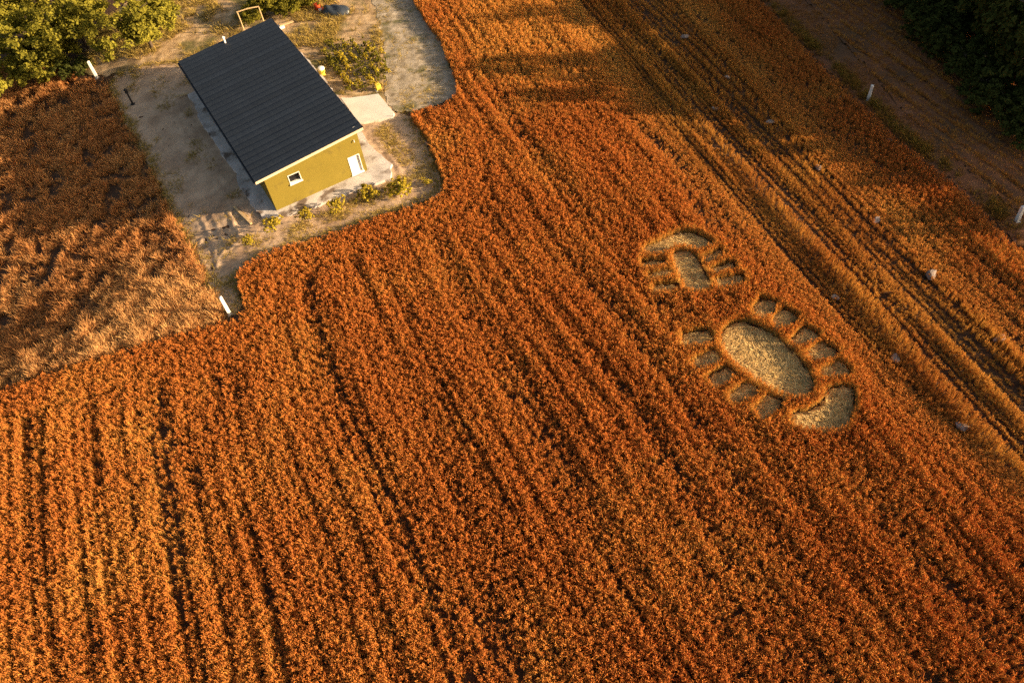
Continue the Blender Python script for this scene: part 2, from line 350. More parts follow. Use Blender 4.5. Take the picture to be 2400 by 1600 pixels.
# ------------------------------------------------------------------ plant prototypes (kept out of the scene, instanced as stuff)
def finish_proto(name, V, F, part, shade, mat):
    me = mesh_np(name, V, F)
    a = me.attributes.new('part', 'FLOAT', 'POINT'); a.data.foreach_set('value', np.array(part, np.float32))
    a = me.attributes.new('shade', 'FLOAT', 'POINT'); a.data.foreach_set('value', np.array(shade, np.float32))
    me.materials.append(mat)
    return me
def wheat_clump(seed, n=10, rad=.085, h=1.0, ear=.19, earw=.0125, mat='wheat', lean=.06):
    """n stalks with a leaf and a drooping ear each; unit height"""
    r = random.Random(seed); V = []; F = []; part = []; sh = []
    def put(vs, fs, ps, s):
        k = len(V); V.extend(vs); F.extend([tuple(i + k for i in f) for f in fs]); part.extend(ps); sh.extend([s] * len(vs))
    for i in range(n):
        a = r.uniform(0, 6.283); q = rad * math.sqrt(r.random()); x, y = q * math.cos(a), q * math.sin(a)
        hh = h * r.uniform(.78, 1.08); b = r.uniform(0, 6.283); L = r.uniform(.3, 1.2) * lean
        tx, ty = x + L * math.cos(b) - .03, y + L * math.sin(b)
        s = r.random(); w_ = .006; e = r.uniform(0, 6.283); ex, ey = w_ * math.cos(e), w_ * math.sin(e)
        put([(x - ex, y - ey, 0), (x + ex, y + ey, 0), (tx + ex, ty + ey, hh), (tx - ex, ty - ey, hh)], [(0, 1, 2, 3)], [0, 0, .35, .35], s)
        # ear: four-sided spindle, nodding
        g = r.uniform(0, 6.283); dr = r.uniform(.05, .75); d = np.array([math.cos(g) * math.sin(dr), math.sin(g) * math.sin(dr), math.cos(dr)])
        E = ear * r.uniform(.8, 1.25); w2 = earw * r.uniform(.8, 1.3)
        o = np.array([tx, ty, hh]); m = o + d * E * .45; t = o + d * E
        p1 = np.cross(d, [0, 0, 1.0]); p1 = p1 / (np.linalg.norm(p1) + 1e-6); p2 = np.cross(d, p1)
        vs = [o, m + p1 * w2, m + p2 * w2, m - p1 * w2, m - p2 * w2, t]
        put([tuple(v) for v in vs], [(0, 1, 2), (0, 2, 3), (0, 3, 4), (0, 4, 1), (5, 2, 1), (5, 3, 2), (5, 4, 3), (5, 1, 4)], [.8, 1, 1, 1, 1, 1], s)
        if r.random() < .35:
            z = hh * r.uniform(.35, .75); g = r.uniform(0, 6.283); l = r.uniform(.12, .24); dx, dy = math.cos(g), math.sin(g); wl = .012
            bx, by = x + (tx - x) * z / hh, y + (ty - y) * z / hh
            put([(bx, by, z), (bx + dx * l * .5 - dy * wl, by + dy * l * .5 + dx * wl, z + .07), (bx + dx * l, by + dy * l, z - .02), (bx + dx * l * .5 + dy * wl, by + dy * l * .5 - dx * wl, z + .07)],
                [(0, 1, 2, 3)], [.1, .3, .4, .3], r.random())
    return finish_proto('wheat_clump', V, F, part, sh, M[mat])
def grass_clump(seed, n=22, rad=.12, h=1.0, spread=.45, wid=.012, mat='drygrass', bias=(0, 0)):
    r = random.Random(seed); V = []; F = []; part = []; sh = []
    for i in range(n):
        a = r.uniform(0, 6.283); q = rad * math.sqrt(r.random()); x, y = q * math.cos(a), q * math.sin(a)
        hh = h * r.uniform(.55, 1.1); sp_ = spread * r.uniform(.2, 1.2); g = a + r.uniform(-.8, .8)
        dx, dy = math.cos(g) * sp_ + bias[0], math.sin(g) * sp_ + bias[1]; e = r.uniform(0, 6.283); ex, ey = wid * math.cos(e), wid * math.sin(e); k = len(V)
        V += [(x - ex, y - ey, 0), (x + ex, y + ey, 0), (x + dx * .35 + ex, y + dy * .35 + ey, hh * .6), (x + dx * .35 - ex, y + dy * .35 - ey, hh * .6), (x + dx, y + dy, hh)]
        F += [(k, k + 1, k + 2, k + 3), (k + 3, k + 2, k + 4)]; part += [0, 0, .6, .6, 1]; s = r.random(); sh += [s] * 5
    return finish_proto('grass_clump', V, F, part, sh, M[mat])
def lying_clump(seed, n=24, L=.46, wid=.010, mat='straw'):
    """stalks pressed flat, roughly combed along +X"""
    r = random.Random(seed); V = []; F = []; part = []; sh = []
    for i in range(n):
        a = r.gauss(0, .3); x, y, z = r.uniform(-.22, .0), r.uniform(-.15, .15), r.uniform(.02, .12); l = L * r.uniform(.5, 1.1)
        dx, dy = math.cos(a), math.sin(a); k = len(V); zz = z + r.uniform(-.02, .05); wd = wid * r.uniform(.7, 1.6)
        V += [(x - dy * wd, y + dx * wd, z), (x + dy * wd, y - dx * wd, z), (x + dx * l * .5 + dy * wd, y + dy * l * .5 - dx * wd, zz + .03), (x + dx * l * .5 - dy * wd, y + dy * l * .5 + dx * wd, zz + .03),
              (x + dx * l + dy * wd * 1.4, y + dy * l - dx * wd * 1.4, zz), (x + dx * l - dy * wd * 1.4, y + dy * l + dx * wd * 1.4, zz)]
        F += [(k, k + 1, k + 2, k + 3), (k + 3, k + 2, k + 4, k + 5)]; p = r.random(); part += [p] * 6; sh += [r.random()] * 6
    return finish_proto('lying_clump', V, F, part, sh, M[mat])

def stuff(name, protos, pts, rotz, tilt, tdir, sxy, sz, tint, label, cat):
    """one uncountable object: clumps instanced on its own points"""
    n = len(pts); me = bpy.data.meshes.new(name); me.vertices.add(n)
    Z = terrain(pts[:, 0], pts[:, 1]) - .01
    me.vertices.foreach_set('co', np.column_stack([pts, Z]).astype(np.float32).ravel())
    # tilt by 'tilt' towards direction tdir (world), then own spin
    rot = np.zeros((n, 3)); rot[:, 2] = rotz; rot[:, 0] = -tilt * np.sin(tdir); rot[:, 1] = tilt * np.cos(tdir)
    a = me.attributes.new('rot', 'FLOAT_VECTOR', 'POINT'); a.data.foreach_set('vector', rot.astype(np.float32).ravel())
    a = me.attributes.new('scl', 'FLOAT_VECTOR', 'POINT'); a.data.foreach_set('vector', np.column_stack([sxy, sxy, sz]).astype(np.float32).ravel())
    a = me.attributes.new('tint', 'FLOAT', 'POINT'); a.data.foreach_set('value', np.asarray(tint, np.float32))
    a = me.attributes.new('idx', 'INT', 'POINT'); a.data.foreach_set('value', RNG.integers(0, len(protos), n).astype(np.int32))
    c = bpy.data.collections.new(name + '_kinds')
    for p in protos:
        c.objects.link(bpy.data.objects.new(p.name, p))
    ng = bpy.data.node_groups.new(name, 'GeometryNodeTree')
    ng.interface.new_socket('Geometry', in_out='INPUT', socket_type='NodeSocketGeometry')
    ng.interface.new_socket('Geometry', in_out='OUTPUT', socket_type='NodeSocketGeometry')
    gi = ng.nodes.new('NodeGroupInput'); go = ng.nodes.new('NodeGroupOutput')
    ip = ng.nodes.new('GeometryNodeInstanceOnPoints'); ci = ng.nodes.new('GeometryNodeCollectionInfo')
    ci.inputs['Collection'].default_value = c; ci.inputs['Separate Children'].default_value = True; ci.inputs['Reset Children'].default_value = True
    def na(nm, t):
        q = ng.nodes.new('GeometryNodeInputNamedAttribute'); q.data_type = t; q.inputs['Name'].default_value = nm
        return [s for s in q.outputs if s.enabled][0]
    L = ng.links.new
    L(gi.outputs[0], ip.inputs['Points']); L(ci.outputs[0], ip.inputs['Instance']); ip.inputs['Pick Instance'].default_value = True
    L(na('idx', 'INT'), ip.inputs['Instance Index'])
    er = ng.nodes.new('FunctionNodeEulerToRotation'); L(na('rot', 'FLOAT_VECTOR'), er.inputs[0]); L(er.outputs[0], ip.inputs['Rotation'])
    L(na('scl', 'FLOAT_VECTOR'), ip.inputs['Scale']); L(ip.outputs[0], go.inputs[0])
    o = link(name, me); md = o.modifiers.new('scatter', 'NODES'); md.node_group = ng
    me.materials.append(protos[0].materials[0])
    return tag(o, label, cat, kind='stuff')

FRAME = pol([(-120, -90), (2470, -90), (2470, 1640), (-120, 1640)])
def scatter(P, step, jit=.5, seed=1):
    r = np.random.default_rng(seed); a = np.maximum(P.min(0), FRAME.min(0) - 1); b = np.minimum(P.max(0), FRAME.max(0) + 1)
    X, Y = np.meshgrid(np.arange(a[0], b[0], step), np.arange(a[1], b[1], step), indexing='ij')
    x = X.ravel() + r.uniform(-jit, jit, X.size) * step; y = Y.ravel() + r.uniform(-jit, jit, X.size) * step
    k = inpoly(x, y, P) & inpoly(x, y, FRAME); return x[k], y[k]
def rowcoord(x, y):
    wx = 1.6 * (fbm(x * .06, y * .06, 2) - .5)
    return x * RN[0] + y * RN[1] + wx, x * RD[0] + y * RD[1]

wheats = [wheat_clump(s) for s in range(6)]
def wheat_field(name, P, step, hgt, label, holes, seed, yellow=True):
    x, y = scatter(P, step, .55, seed)
    ex, ey = (fbm(x * 1.3, y * 1.3, 2) - .5) * .35, (fbm(x * 1.3 + 9, y * 1.3 + 9, 2) - .5) * .35
    k = np.ones(len(x), bool)
    for h in holes: k &= ~inpoly(x + ex * .45, y + ey * .45, h)
    x, y = x[k], y[k]; u, v = rowcoord(x, y)
    hl = np.minimum(polydist(x, y, LEFTF), polydist(x, y, YARD)) + .6 * (fbm(x * .3, y * .3, 2) - .5); hd = hl < 3.4; u = np.where(hd, hl * 1.1 + 40, u)      # headland passes follow the yard and the grass
    n1 = vnoise(u / .40, v / 6 + 3) - .5; n2 = vnoise(u / 1.05 + 7, v / 9) - .5; n3 = fbm(x * .12, y * .12, 2) - .5; n4 = vnoise(x * 7.5, y * 7.5) - .5
    H = hgt * (1 + .26 * n1 + .20 * n2 + .10 * n3 + .26 * n4) * RNG.uniform(.80, 1.14, len(x))
    # thin furrows between the drill rows, each of its own depth, fading in and out along the row
    PIT = .66; ri = np.floor(u / PIT); rr = PERM[ri.astype(int) & 255, 77]; off = (PERM[ri.astype(int) & 255, 78] - .5) * .55 + .25 * (vnoise(ri * 2.3, v / 4) - .5)
    c = np.abs(u - (ri + .5 + off) * PIT); wd_ = .07 + .09 * rr
    fs = (1 - sstep(wd_ * .55, wd_, c)) * sstep(.32, .62, vnoise(ri * 3.7 + 11, v / 5.5) * .75 + rr * .45)
    # a few wider tramlines
    P2 = 3.1; r2 = np.floor(u / P2); q2 = PERM[r2.astype(int) & 255, 91]; c2 = np.abs(u - (r2 + .3 + .4 * q2) * P2)
    fs = np.maximum(fs, (1 - sstep(.06, .17, c2)) * sstep(.35, .6, vnoise(r2 * 5.1, v / 7 + 9) * .7 + q2 * .4))
    calm = sstep(.30, .62, fbm(x * .075 + 3, y * .075 + 8, 2) + .012 * (24 - y)); fs = fs * (.35 + .65 * calm) * (.55 + .9 * vnoise(x * 1.3 + 50, y * 1.3))
    fs = np.clip(fs, 0, 1)
    fs *= np.where(hd, .6, .82)      # calmer headland along the yard and the grass
    H *= 1 - .5 * fs
    dens = .93 + .9 * n2 + .6 * n1 + 1.0 * n4 - .8 * fs
    keep = RNG.random(len(x)) < np.clip(dens, .12, 1)
    ds = polydist(x, y, SWATH); H *= .50 + .50 * sstep(.1, 3.5, ds)       # thinner and shorter towards the cut swath
    d = np.full(len(x), 9.0)
    for h in holes: d = np.minimum(d, polydist(x, y, h))
    keep |= d < .35; H = np.where(d < .6, np.maximum(H, hgt * .9), H)
    x, y, u, v, H, d = x[keep], y[keep], u[keep], v[keep], H[keep], d[keep]
    if holes:
        a = np.min([q.min(0) for q in holes], 0) - 1; b = np.max([q.max(0) for q in holes], 0) + 1
        X, Y = np.meshgrid(np.arange(a[0], b[0], .1), np.arange(a[1], b[1], .1)); wx = X.ravel() + RNG.uniform(-.05, .05, X.size); wy = Y.ravel() + RNG.uniform(-.05, .05, X.size)
        wd = np.min([polydist(wx, wy, q) for q in holes], 0); k = wd < .22
        for q in holes: k &= ~inpoly(wx, wy, q)
        wx, wy, wd = wx[k], wy[k], wd[k]; wu, wv = rowcoord(wx, wy); hb = hgt * (.95 + .3 * (vnoise(wx * 3, wy * 3) - .5))
        x, y, u, v, H, d = (np.concatenate(q) for q in ((x, wx), (y, wy), (u, wu), (v, wv), (H, hb), (d, wd)))
    edge = d < .22; n = len(x)
    tint = np.clip(.13 + 1.35 * (fbm(x * .25, y * .25, 3) - .5) + .25 * RNG.normal(size=n) * .5, 0, 1)
    tint = np.clip(tint + .4 * np.exp(-(polydist(x, y, SWATH) / 1.6) ** 2), 0, 1)
    tint = np.where(edge, np.clip(tint + .8, 0, 1), tint)
    if yellow:  # sunlit patch between shadow bands, painted into the crop as golden tint
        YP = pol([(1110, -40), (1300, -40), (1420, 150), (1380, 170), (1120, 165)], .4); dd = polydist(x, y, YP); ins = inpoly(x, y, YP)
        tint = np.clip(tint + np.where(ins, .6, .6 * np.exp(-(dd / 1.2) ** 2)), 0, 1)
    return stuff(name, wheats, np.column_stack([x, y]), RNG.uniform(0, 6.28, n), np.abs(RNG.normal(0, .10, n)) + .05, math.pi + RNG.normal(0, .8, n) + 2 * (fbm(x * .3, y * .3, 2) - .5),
                 np.where(edge, .62, RNG.uniform(.85, 1.2, n)), H, tint, label, 'wheat')
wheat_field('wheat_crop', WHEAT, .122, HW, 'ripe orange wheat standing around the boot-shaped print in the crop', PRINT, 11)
wheat_field('wheat_strip', STRIP, .135, .48, 'strip of standing wheat between the cut swath and the verge with two white posts', [], 12, False)

# swath of cut stubble in straight drill lines
stub = [wheat_clump(100 + s, n=14, rad=.075, h=1.0, ear=.05, earw=.016, mat='stubble', lean=.07) for s in range(4)]
a = FRAME.min(0); b = FRAME.max(0)
uu = np.arange(-20, 80, .33); rowh = np.random.default_rng(5).uniform(.45, 1.5, uu.size); vv = np.arange(-80, 40, .10)
Ug, Vg = np.meshgrid(uu, vv, indexing='ij'); Ug = Ug.ravel(); Vg = Vg.ravel(); RH = np.repeat(rowh, vv.size)
Ug = Ug + RNG.normal(0, .045, Ug.size) + .5 * (vnoise(Ug * .8, Vg / 12) - .5); Vg = Vg + RNG.uniform(-.06, .06, Vg.size)
ROW2 = math.radians(-75); R2D = np.array([math.cos(ROW2), math.sin(ROW2)]); R2N = np.array([-R2D[1], R2D[0]])
x = Ug * R2N[0] + Vg * R2D[0]; y = Ug * R2N[1] + Vg * R2D[1]
k = inpoly(x, y, SWATH) & inpoly(x, y, FRAME); k &= RNG.random(k.size) < (.7 + .5 * np.exp(-(polydist(x, y, WHEAT) / 1.6) ** 2) + .8 * (vnoise(Ug / .6, Vg / 5) - .35))
x, y, u_, v_, rh = x[k], y[k], Ug[k], Vg[k], RH[k]; n = len(x)
hh = .27 * rh * (1 + 1.5 * (vnoise(u_ / .6, v_ / 7) - .5) + .7 * (vnoise(u_ / 2.5 + 9, v_ / 15) - .5))
near = np.exp(-(polydist(x, y, WHEAT) / 1.6) ** 2); hh = hh * (1 + .7 * near) + .05 * near
stuff('stubble', stub, np.column_stack([x, y]), RNG.uniform(0, 6.28, n), np.abs(RNG.normal(0, .2, n)), RNG.uniform(0, 6.28, n), RNG.uniform(.8, 1.2, n), hh,
      np.clip(-.05 + .35 * rh + 1.2 * (fbm(x * .3, y * .3, 2) - .5) + RNG.normal(0, .15, n), 0, 1), 'golden cut stubble in close straight drill lines', 'stubble')

# flattened straw in the print
lying = [lying_clump(s) for s in range(5)]
px_, py_, pr = [], [], []
for i, P in enumerate(PRINT):
    r = np.random.default_rng(60 + i); a = P.min(0); b = P.max(0); st = .115
    X, Y = np.meshgrid(np.arange(a[0], b[0], st), np.arange(a[1], b[1], st), indexing='ij')
    x = X.ravel() + r.uniform(-.5, .5, X.size) * st; y = Y.ravel() + r.uniform(-.5, .5, X.size) * st
    # pushed slightly towards the wall seen from below the canopy line
    k = inpoly(x, y, P) & (polydist(x, y, P) > .20); x, y = x[k], y[k]
    px_.append(x); py_.append(y); pr.append(r.uniform(0, 6.28) * .3 + 2.2 + 2.6 * (fbm(x * .55, y * .55, 2) - .5) * 2)
x = np.concatenate(px_); y = np.concatenate(py_); n = len(x)
stuff('flattened_straw', lying, np.column_stack([x, y]), np.concatenate(pr) + RNG.normal(0, .35, n), np.zeros(n), np.zeros(n), RNG.uniform(.7, 1.1, n), RNG.uniform(.6, 1.3, n),
      np.clip(.45 + RNG.normal(0, .3, n), 0, 1), 'pale flattened straw on the floors of the boot-shaped print', 'straw')

# tall dry grass west of the yard
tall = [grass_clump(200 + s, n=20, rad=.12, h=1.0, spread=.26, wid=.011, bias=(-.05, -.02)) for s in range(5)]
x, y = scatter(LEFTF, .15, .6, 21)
g = .55 * fbm(x * .8, y * .8, 3) + .45 * vnoise(x * 2.1 + 3, y * 2.1); g2 = vnoise(x * 3.3, y * 3.3)
hv = (x - HO[0]) * HV[0] + (y - HO[1]) * HV[1] + 5 * (fbm(x * .2, y * .2, 2) - .5); far = sstep(-4, 3, hv)      # growth thinned and browned further back, standing in for deeper house shade
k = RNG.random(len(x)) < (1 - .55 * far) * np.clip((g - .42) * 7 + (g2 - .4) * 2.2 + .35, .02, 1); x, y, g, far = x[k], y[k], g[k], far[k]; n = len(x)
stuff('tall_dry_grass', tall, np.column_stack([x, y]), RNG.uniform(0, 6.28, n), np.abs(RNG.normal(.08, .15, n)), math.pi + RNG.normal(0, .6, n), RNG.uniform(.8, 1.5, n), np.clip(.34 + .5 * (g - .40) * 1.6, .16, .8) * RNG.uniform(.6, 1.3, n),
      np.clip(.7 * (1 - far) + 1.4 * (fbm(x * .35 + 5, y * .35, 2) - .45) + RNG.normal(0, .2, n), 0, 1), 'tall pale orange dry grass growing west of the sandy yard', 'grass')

# verge with greenish grass, thin weeds on fallow, track and garden
verge = [grass_clump(300 + s, n=20, rad=.14, h=1.0, spread=.4, wid=.012, mat='verge') for s in range(4)]
x, y = scatter(VERGE, .2, .6, 22); GV = pol([(1650, -120), (1760, 0), (1850, 90), (2000, 235), (2060, 300), (2200, 405), (2330, 520), (2500, 680)])
d = polydist(x, y, GV, False); k = RNG.random(len(x)) < np.clip(1.1 * np.exp(-(d / .5) ** 2) + .35, 0, 1) * np.clip(2.4 * fbm(x * .5, y * .5, 2) - .4, .1, 1); x, y, d = x[k], y[k], d[k]; n = len(x)
stuff('verge_grass', verge, np.column_stack([x, y]), RNG.uniform(0, 6.28, n), np.abs(RNG.normal(0, .2, n)), RNG.uniform(0, 6.28, n), RNG.uniform(.7, 1.2, n), np.clip(.5 * np.exp(-(d / .7) ** 2), .14, .6) * RNG.uniform(.7, 1.2, n),
      np.clip(d * 1.2 + RNG.normal(.1, .2, n), 0, 1), 'olive green grass on the verge along the white posts', 'grass')
fal = [grass_clump(320 + s, n=14, rad=.10, h=1.0, spread=.3, wid=.012, mat='stubble') for s in range(3)]
x, y = scatter(np.vstack([FALLOW]), .15, .6, 23); u, v = rowcoord(x, y)
k = RNG.random(len(x)) < np.clip(.12 + 1.1 * (1 - sstep(.10, .30, np.abs((u / .6) % 1 - .5))) * (.4 + vnoise(np.floor(u / .6) * 3.1, v / 8)), .05, 1); x, y = x[k], y[k]; n = len(x)
stuff('fallow_stubble', fal, np.column_stack([x, y]), RNG.uniform(0, 6.28, n), np.abs(RNG.normal(0, .3, n)), RNG.uniform(0, 6.28, n), RNG.uniform(.6, 1.1, n), RNG.uniform(.08, .22, n),
      RNG.uniform(0, .8, n), 'sparse dry stubble on the brown fallow field by the wood', 'stubble')
weed = [grass_clump(340 + s, n=18, rad=.14, h=1.0, spread=.5, wid=.013, mat='weed') for s in range(4)]
def weeds(name, P, step, dfun, hmin, hmax, label, seed, protos=weed):
    x, y = scatter(P, step, .6, seed); k = RNG.random(len(x)) < dfun(x, y)
    u = (x - HO[0]) * HU[0] + (y - HO[1]) * HU[1]; v = (x - HO[0]) * HV[0] + (y - HO[1]) * HV[1]
    k &= ~((u > -1.4) & (u < 8.7) & (v > -1.9) & (v < 17.3)); k &= ~inpoly(x, y, VEG)
    k &= ~((u > 8) & (u < 11.2) & (v > 3.8) & (v < 9))
    x, y = x[k], y[k]; n = len(x)
    stuff(name, protos, np.column_stack([x, y]), RNG.uniform(0, 6.28, n), np.abs(RNG.normal(0, .2, n)), RNG.uniform(0, 6.28, n), RNG.uniform(.6, 1.2, n), RNG.uniform(hmin, hmax, n),
          RNG.uniform(0, 1, n), label, 'weeds')
weeds('garden_weeds', GARDEN, .24, lambda x, y: np.clip((fbm(x * .45, y * .45, 3) - .46) * 4.5, .03, .9), .15, .5, 'mixed dry and green weeds on the garden ground behind the house', 24)
weeds('track_weeds', TRACK, .2, lambda x, y: np.clip((fbm(x * .6 + 4, y * .6, 3) - .5) * 4, .05, .7), .04, .12, 'low sparse weeds on the pale gravel track', 25)
def yarddens(x, y):
    d = polydist(x, y, YARD); u = (x - HO[0]) * HU[0] + (y - HO[1]) * HU[1]; v = (x - HO[0]) * HV[0] + (y - HO[1]) * HV[1]
    front = sstep(-3.6, -2.4, v) * (1 - sstep(-1.9, -1.6, v)) * sstep(-.8, .3, u) + sstep(8.2, 8.8, u) * (1 - sstep(9.4, 10.2, u)) * sstep(-1.5, 0, v)
    return np.clip(.9 * np.exp(-(d / .35) ** 2) + .22 * sstep(.60, .72, fbm(x * .9 + 31, y * .9, 3)) + .65 * front * fbm(x * .8, y * .8, 2) * 1.5, 0, .9)
weeds('yard_weeds', YARD, .17, yarddens, .06, .22, 'dry weeds and rough grass along the edges of the sandy yard', 26, [weed[1], weed[3], weed[1], weed[0]])

# ------------------------------------------------------------------ house
house = tag(empty('house', (HO[0], HO[1], 0), HYAW), 'low yellow-ochre house with a dark blue-grey single-pitch metal roof', 'house')
HWd, HL, Z0 = 6.5, 15.7, .2
ZL, SL = 2.63, .0787
def rz(u): return Z0 + ZL + SL * u
T = .25
# front wall with two openings, built from blocks between the openings, each block flush but sharing no overlapping faces
OP = [(1.42, 2.22, 1.43, 2.12), (5.42, 6.24, .12, 1.52)]          # u0,u1,z0,z1 above the slab
mb = MB()
us = sorted({0, HWd} | {q for o in OP for q in o[:2]})
def prism(mb, u0, u1, za0, za1, zb0, zb1, v0, v1):
    """block between u0..u1 whose bottom/top may slope (za at u0, zb at u1)"""
    mb.add([(u0, v0, za0), (u1, v0, zb0), (u1, v1, zb0), (u0, v1, za0), (u0, v0, za1), (u1, v0, zb1), (u1, v1, zb1), (u0, v1, za1)],
           [(3, 2, 1, 0), (4, 5, 6, 7), (0, 1, 5, 4), (1, 2, 6, 5), (2, 3, 7, 6), (3, 0, 4, 7)])
for u0, u1 in zip(us[:-1], us[1:]):
    o = [q for q in OP if abs(q[0] - u0) < 1e-6]
    if o:
        z0, z1 = o[0][2] + Z0, o[0][3] + Z0
        prism(mb, u0, u1, Z0, z0, Z0, z0, 0, T); prism(mb, u0, u1, z1, rz(u0), z1, rz(u1), 0, T)
    else:
        prism(mb, u0, u1, Z0, rz(u0), Z0, rz(u1), 0, T)
def build_h(mb, name, mat, parent=house, bevel=0): return mb.build(name, mat, parent, bevel=bevel)
front = build_h(mb, 'front_wall', M['wall'])
mb = MB(); prism(mb, 0, HWd, Z0, rz(0), Z0, rz(HWd), HL - T, HL); build_h(mb, 'back_wall', M['wall'])
mb = MB(); prism(mb, 0, T, Z0, rz(0), Z0, rz(T), T, HL - T); build_h(mb, 'side_wall', M['wall'])
# right wall with a door and two windows towards the terrace
mb = MB(); prism(mb, HWd - T, HWd, Z0, rz(HWd - T), Z0, rz(HWd), T, HL - T); build_h(mb, 'side_wall', M['wall'])
# small dark window
def window(u0, u1, z0, z1, pane_mat, name, depth):
    z0 += Z0; z1 += Z0; fw = .045
    wd = MB()
    wd.box(u0 + .003, u0 + fw, -.03, depth, z0 + .003, z1 - .003).box(u1 - fw, u1 - .003, -.03, depth, z0 + .003, z1 - .003)
    wd.box(u0 + fw, u1 - fw, -.03, depth, z1 - fw, z1 - .003)
    root = link('window', wd.mesh('window'), M['white'], house)
    s = MB().box(u0 - .04, u1 + .04, -.09, -.002, z0 - .05, z0 + .03).box(u0 + fw, u1 - fw, -.002, depth, z0 + .003, z0 + .05)
    s.build('sill', M['white'], root)
    MB().box(u0 + fw, u1 - fw, depth - .03, depth - .005, z0 + .05, z1 - fw).build(name, pane_mat, root)
    return root
window(*OP[0], M['dark'], 'pane', .20)
w2 = window(*OP[1], M['white'], 'shutter', .12)
w2['label'] = 'window closed by a white shutter'
MB().tube([(HWd - .35, -.02, Z0 + 2.62), (HWd - .35, -.10, Z0 + 2.62), (HWd - .35, -.12, Z0 + 2.52)], .035, 8).build('wall_lamp', M['white'], house)

# roof
OL, OR, OF, OB = .55, .44, .16, .58
RU0, RU1, RV0, RV1 = -OL, HWd + OR, -OF, HL + OB
ang = math.atan(SL); RLEN = (RU1 - RU0) / math.cos(ang)
roof = MB(); th = .13
prism(roof, RU0, RU1, rz(RU0) + .003, rz(RU0) + th, rz(RU1) + .003, rz(RU1) + th, RV0 + .03, RV1 - .03)
roof = roof.build('roof', M['roof'], house)
fm = MB(); prism(fm, RU0, RU1, rz(RU0) - .03, rz(RU0) + th + .015, rz(RU1) - .03, rz(RU1) + th + .015, RV0, RV0 + .028)
fm.build('fascia', M['cream'], roof)
fm = MB(); prism(fm, RU0, RU1, rz(RU0) - .03, rz(RU0) + th + .015, rz(RU1) - .03, rz(RU1) + th + .015, RV1 - .028, RV1)
fm.build('fascia', M['cream'], roof)
fm = MB(); prism(fm, RU1 + .002, RU1 + .03, rz(RU1) - .02, rz(RU1) + th + .03, rz(RU1) - .02, rz(RU1) + th + .03, RV0, RV1); fm.build('ridge_flashing', M['roof'], roof)
# gutter along the low eave
MB().tube([(RU0 - .06, RV0, rz(RU0) + .03), (RU0 - .06, RV1, rz(RU0) + .03)], .055, 8).build('gutter', M['roof'], roof)
NP = 28; pw = (RV1 - RV0 - .004) / NP
V = []; F = []; NS = 14                                               # one sheet: steps across, rolled seam along its edge
prof = [(.0, .002), (.075, .002), (.30, .038), (.44, .046), (pw - .012, .046), (pw - .004, .002)]
for i in range(NS):
    a0 = RLEN * i / NS; a1 = RLEN * (i + 1) / NS
    for ss, lift in ((a0, .006), (a1 - .02, .0), ):
        for vv_, zz in prof: V.append((ss, vv_, zz + lift * .5))
nr = len(V) // 6
V += [(RLEN, vv_, zz) for vv_, zz in prof]; nr += 1
for i in range(nr - 1):
    for j in range(5): F.append((i * 6 + j, (i + 1) * 6 + j, (i + 1) * 6 + j + 1, i * 6 + j + 1))
pm = mesh_np('roof_panel', V, F); pm.materials.append(M['roof'])
for i in range(NP):
    o = link('roof_panel', pm, None, roof)
    o.location = (RU0, RV0 + .002 + i * pw, rz(RU0) + th + .002 + RNG.uniform(0, .004)); o.rotation_euler = (0, -ang, 0)
MB().tube([(RU1 - .55, RV0 + .42, rz(RU1) + th), (RU1 - .2, RV0 + .42, rz(RU1) + th + .02)], .012, 6).build('cable_clip', M['white'], roof)
# vent cap at the back edge
MB().tube([(3.05, HL + .2, rz(3) + .1), (3.05, HL + .2, rz(3) + .55), (3.05, HL + .2, rz(3) + .56), (3.05, HL + .2, rz(3) + .68)], [.07, .07, .13, .02], 10).build('vent', M['white'], roof)

# concrete apron round the house, terrace slab
def slab(name, uv, z0, z1, mat, label, rough=.05):
    P = np.array(uv, float); Q = []
    for i in range(len(P)):
        a, b = P[i], P[(i + 1) % len(P)]; n = max(1, int(np.linalg.norm(b - a) / .35))
        for k in range(n):
            q = a + (b - a) * k / n; r = rough if n > 1 else rough * .5
            Q.append(q + RNG.uniform(-r, r, 2))
    bm = bmesh.new(); vs = [bm.verts.new((q[0], q[1], z1)) for q in Q]
    f = bm.faces.new(vs); r = bmesh.ops.extrude_face_region(bm, geom=[f])
    bmesh.ops.translate(bm, vec=(0, 0, z0 - z1), verts=[v for v in r['geom'] if isinstance(v, bmesh.types.BMVert)])
    bmesh.ops.recalc_face_normals(bm, faces=bm.faces)
    es = [e for e in bm.edges if all(abs(v.co.z - z1) < 1e-5 for v in e.verts)]
    bmesh.ops.bevel(bm, geom=es, offset=.025, segments=2, affect='EDGES')
    me = bpy.data.meshes.new(name); bm.to_mesh(me); bm.free()
    o = link(name, me, mat); o.location = (HO[0], HO[1], 0); o.rotation_euler = (0, 0, HYAW)
    return tag(o, label, 'slab')
slab('concrete_apron', [(-1.0, 16.6), (-.9, 14.9), (-1.2, 12.5), (-1.08, 9.85), (-1.12, 7.6), (-.9, 5.4), (-1.25, 3.9), (-1.16, 1.7), (-1.0, .1), (-.4, -.6), (.55, -.85), (2.6, -1.13), (4.8, -1.3), (7.4, -1.7), (8.1, -.4), (7.95, .5), (7.8, 2.4), (8.0, 4.4), (8.14, 5), (8.25, 8.7), (8.35, 12.2), (8.3, 15.6), (8.2, 16.6)],
     -.35, Z0, M['concrete'], 'weathered grey concrete apron around the foot of the ochre house', .07)
slab('terrace_slab', [(8.17, 5.05), (10.45, 4.12), (10.72, 4.6), (10.83, 7.4), (8.95, 8.25), (8.36, 8.75)], -.2, .17, M['patio'], 'bright smooth terrace slab beside the long side of the house', .02)
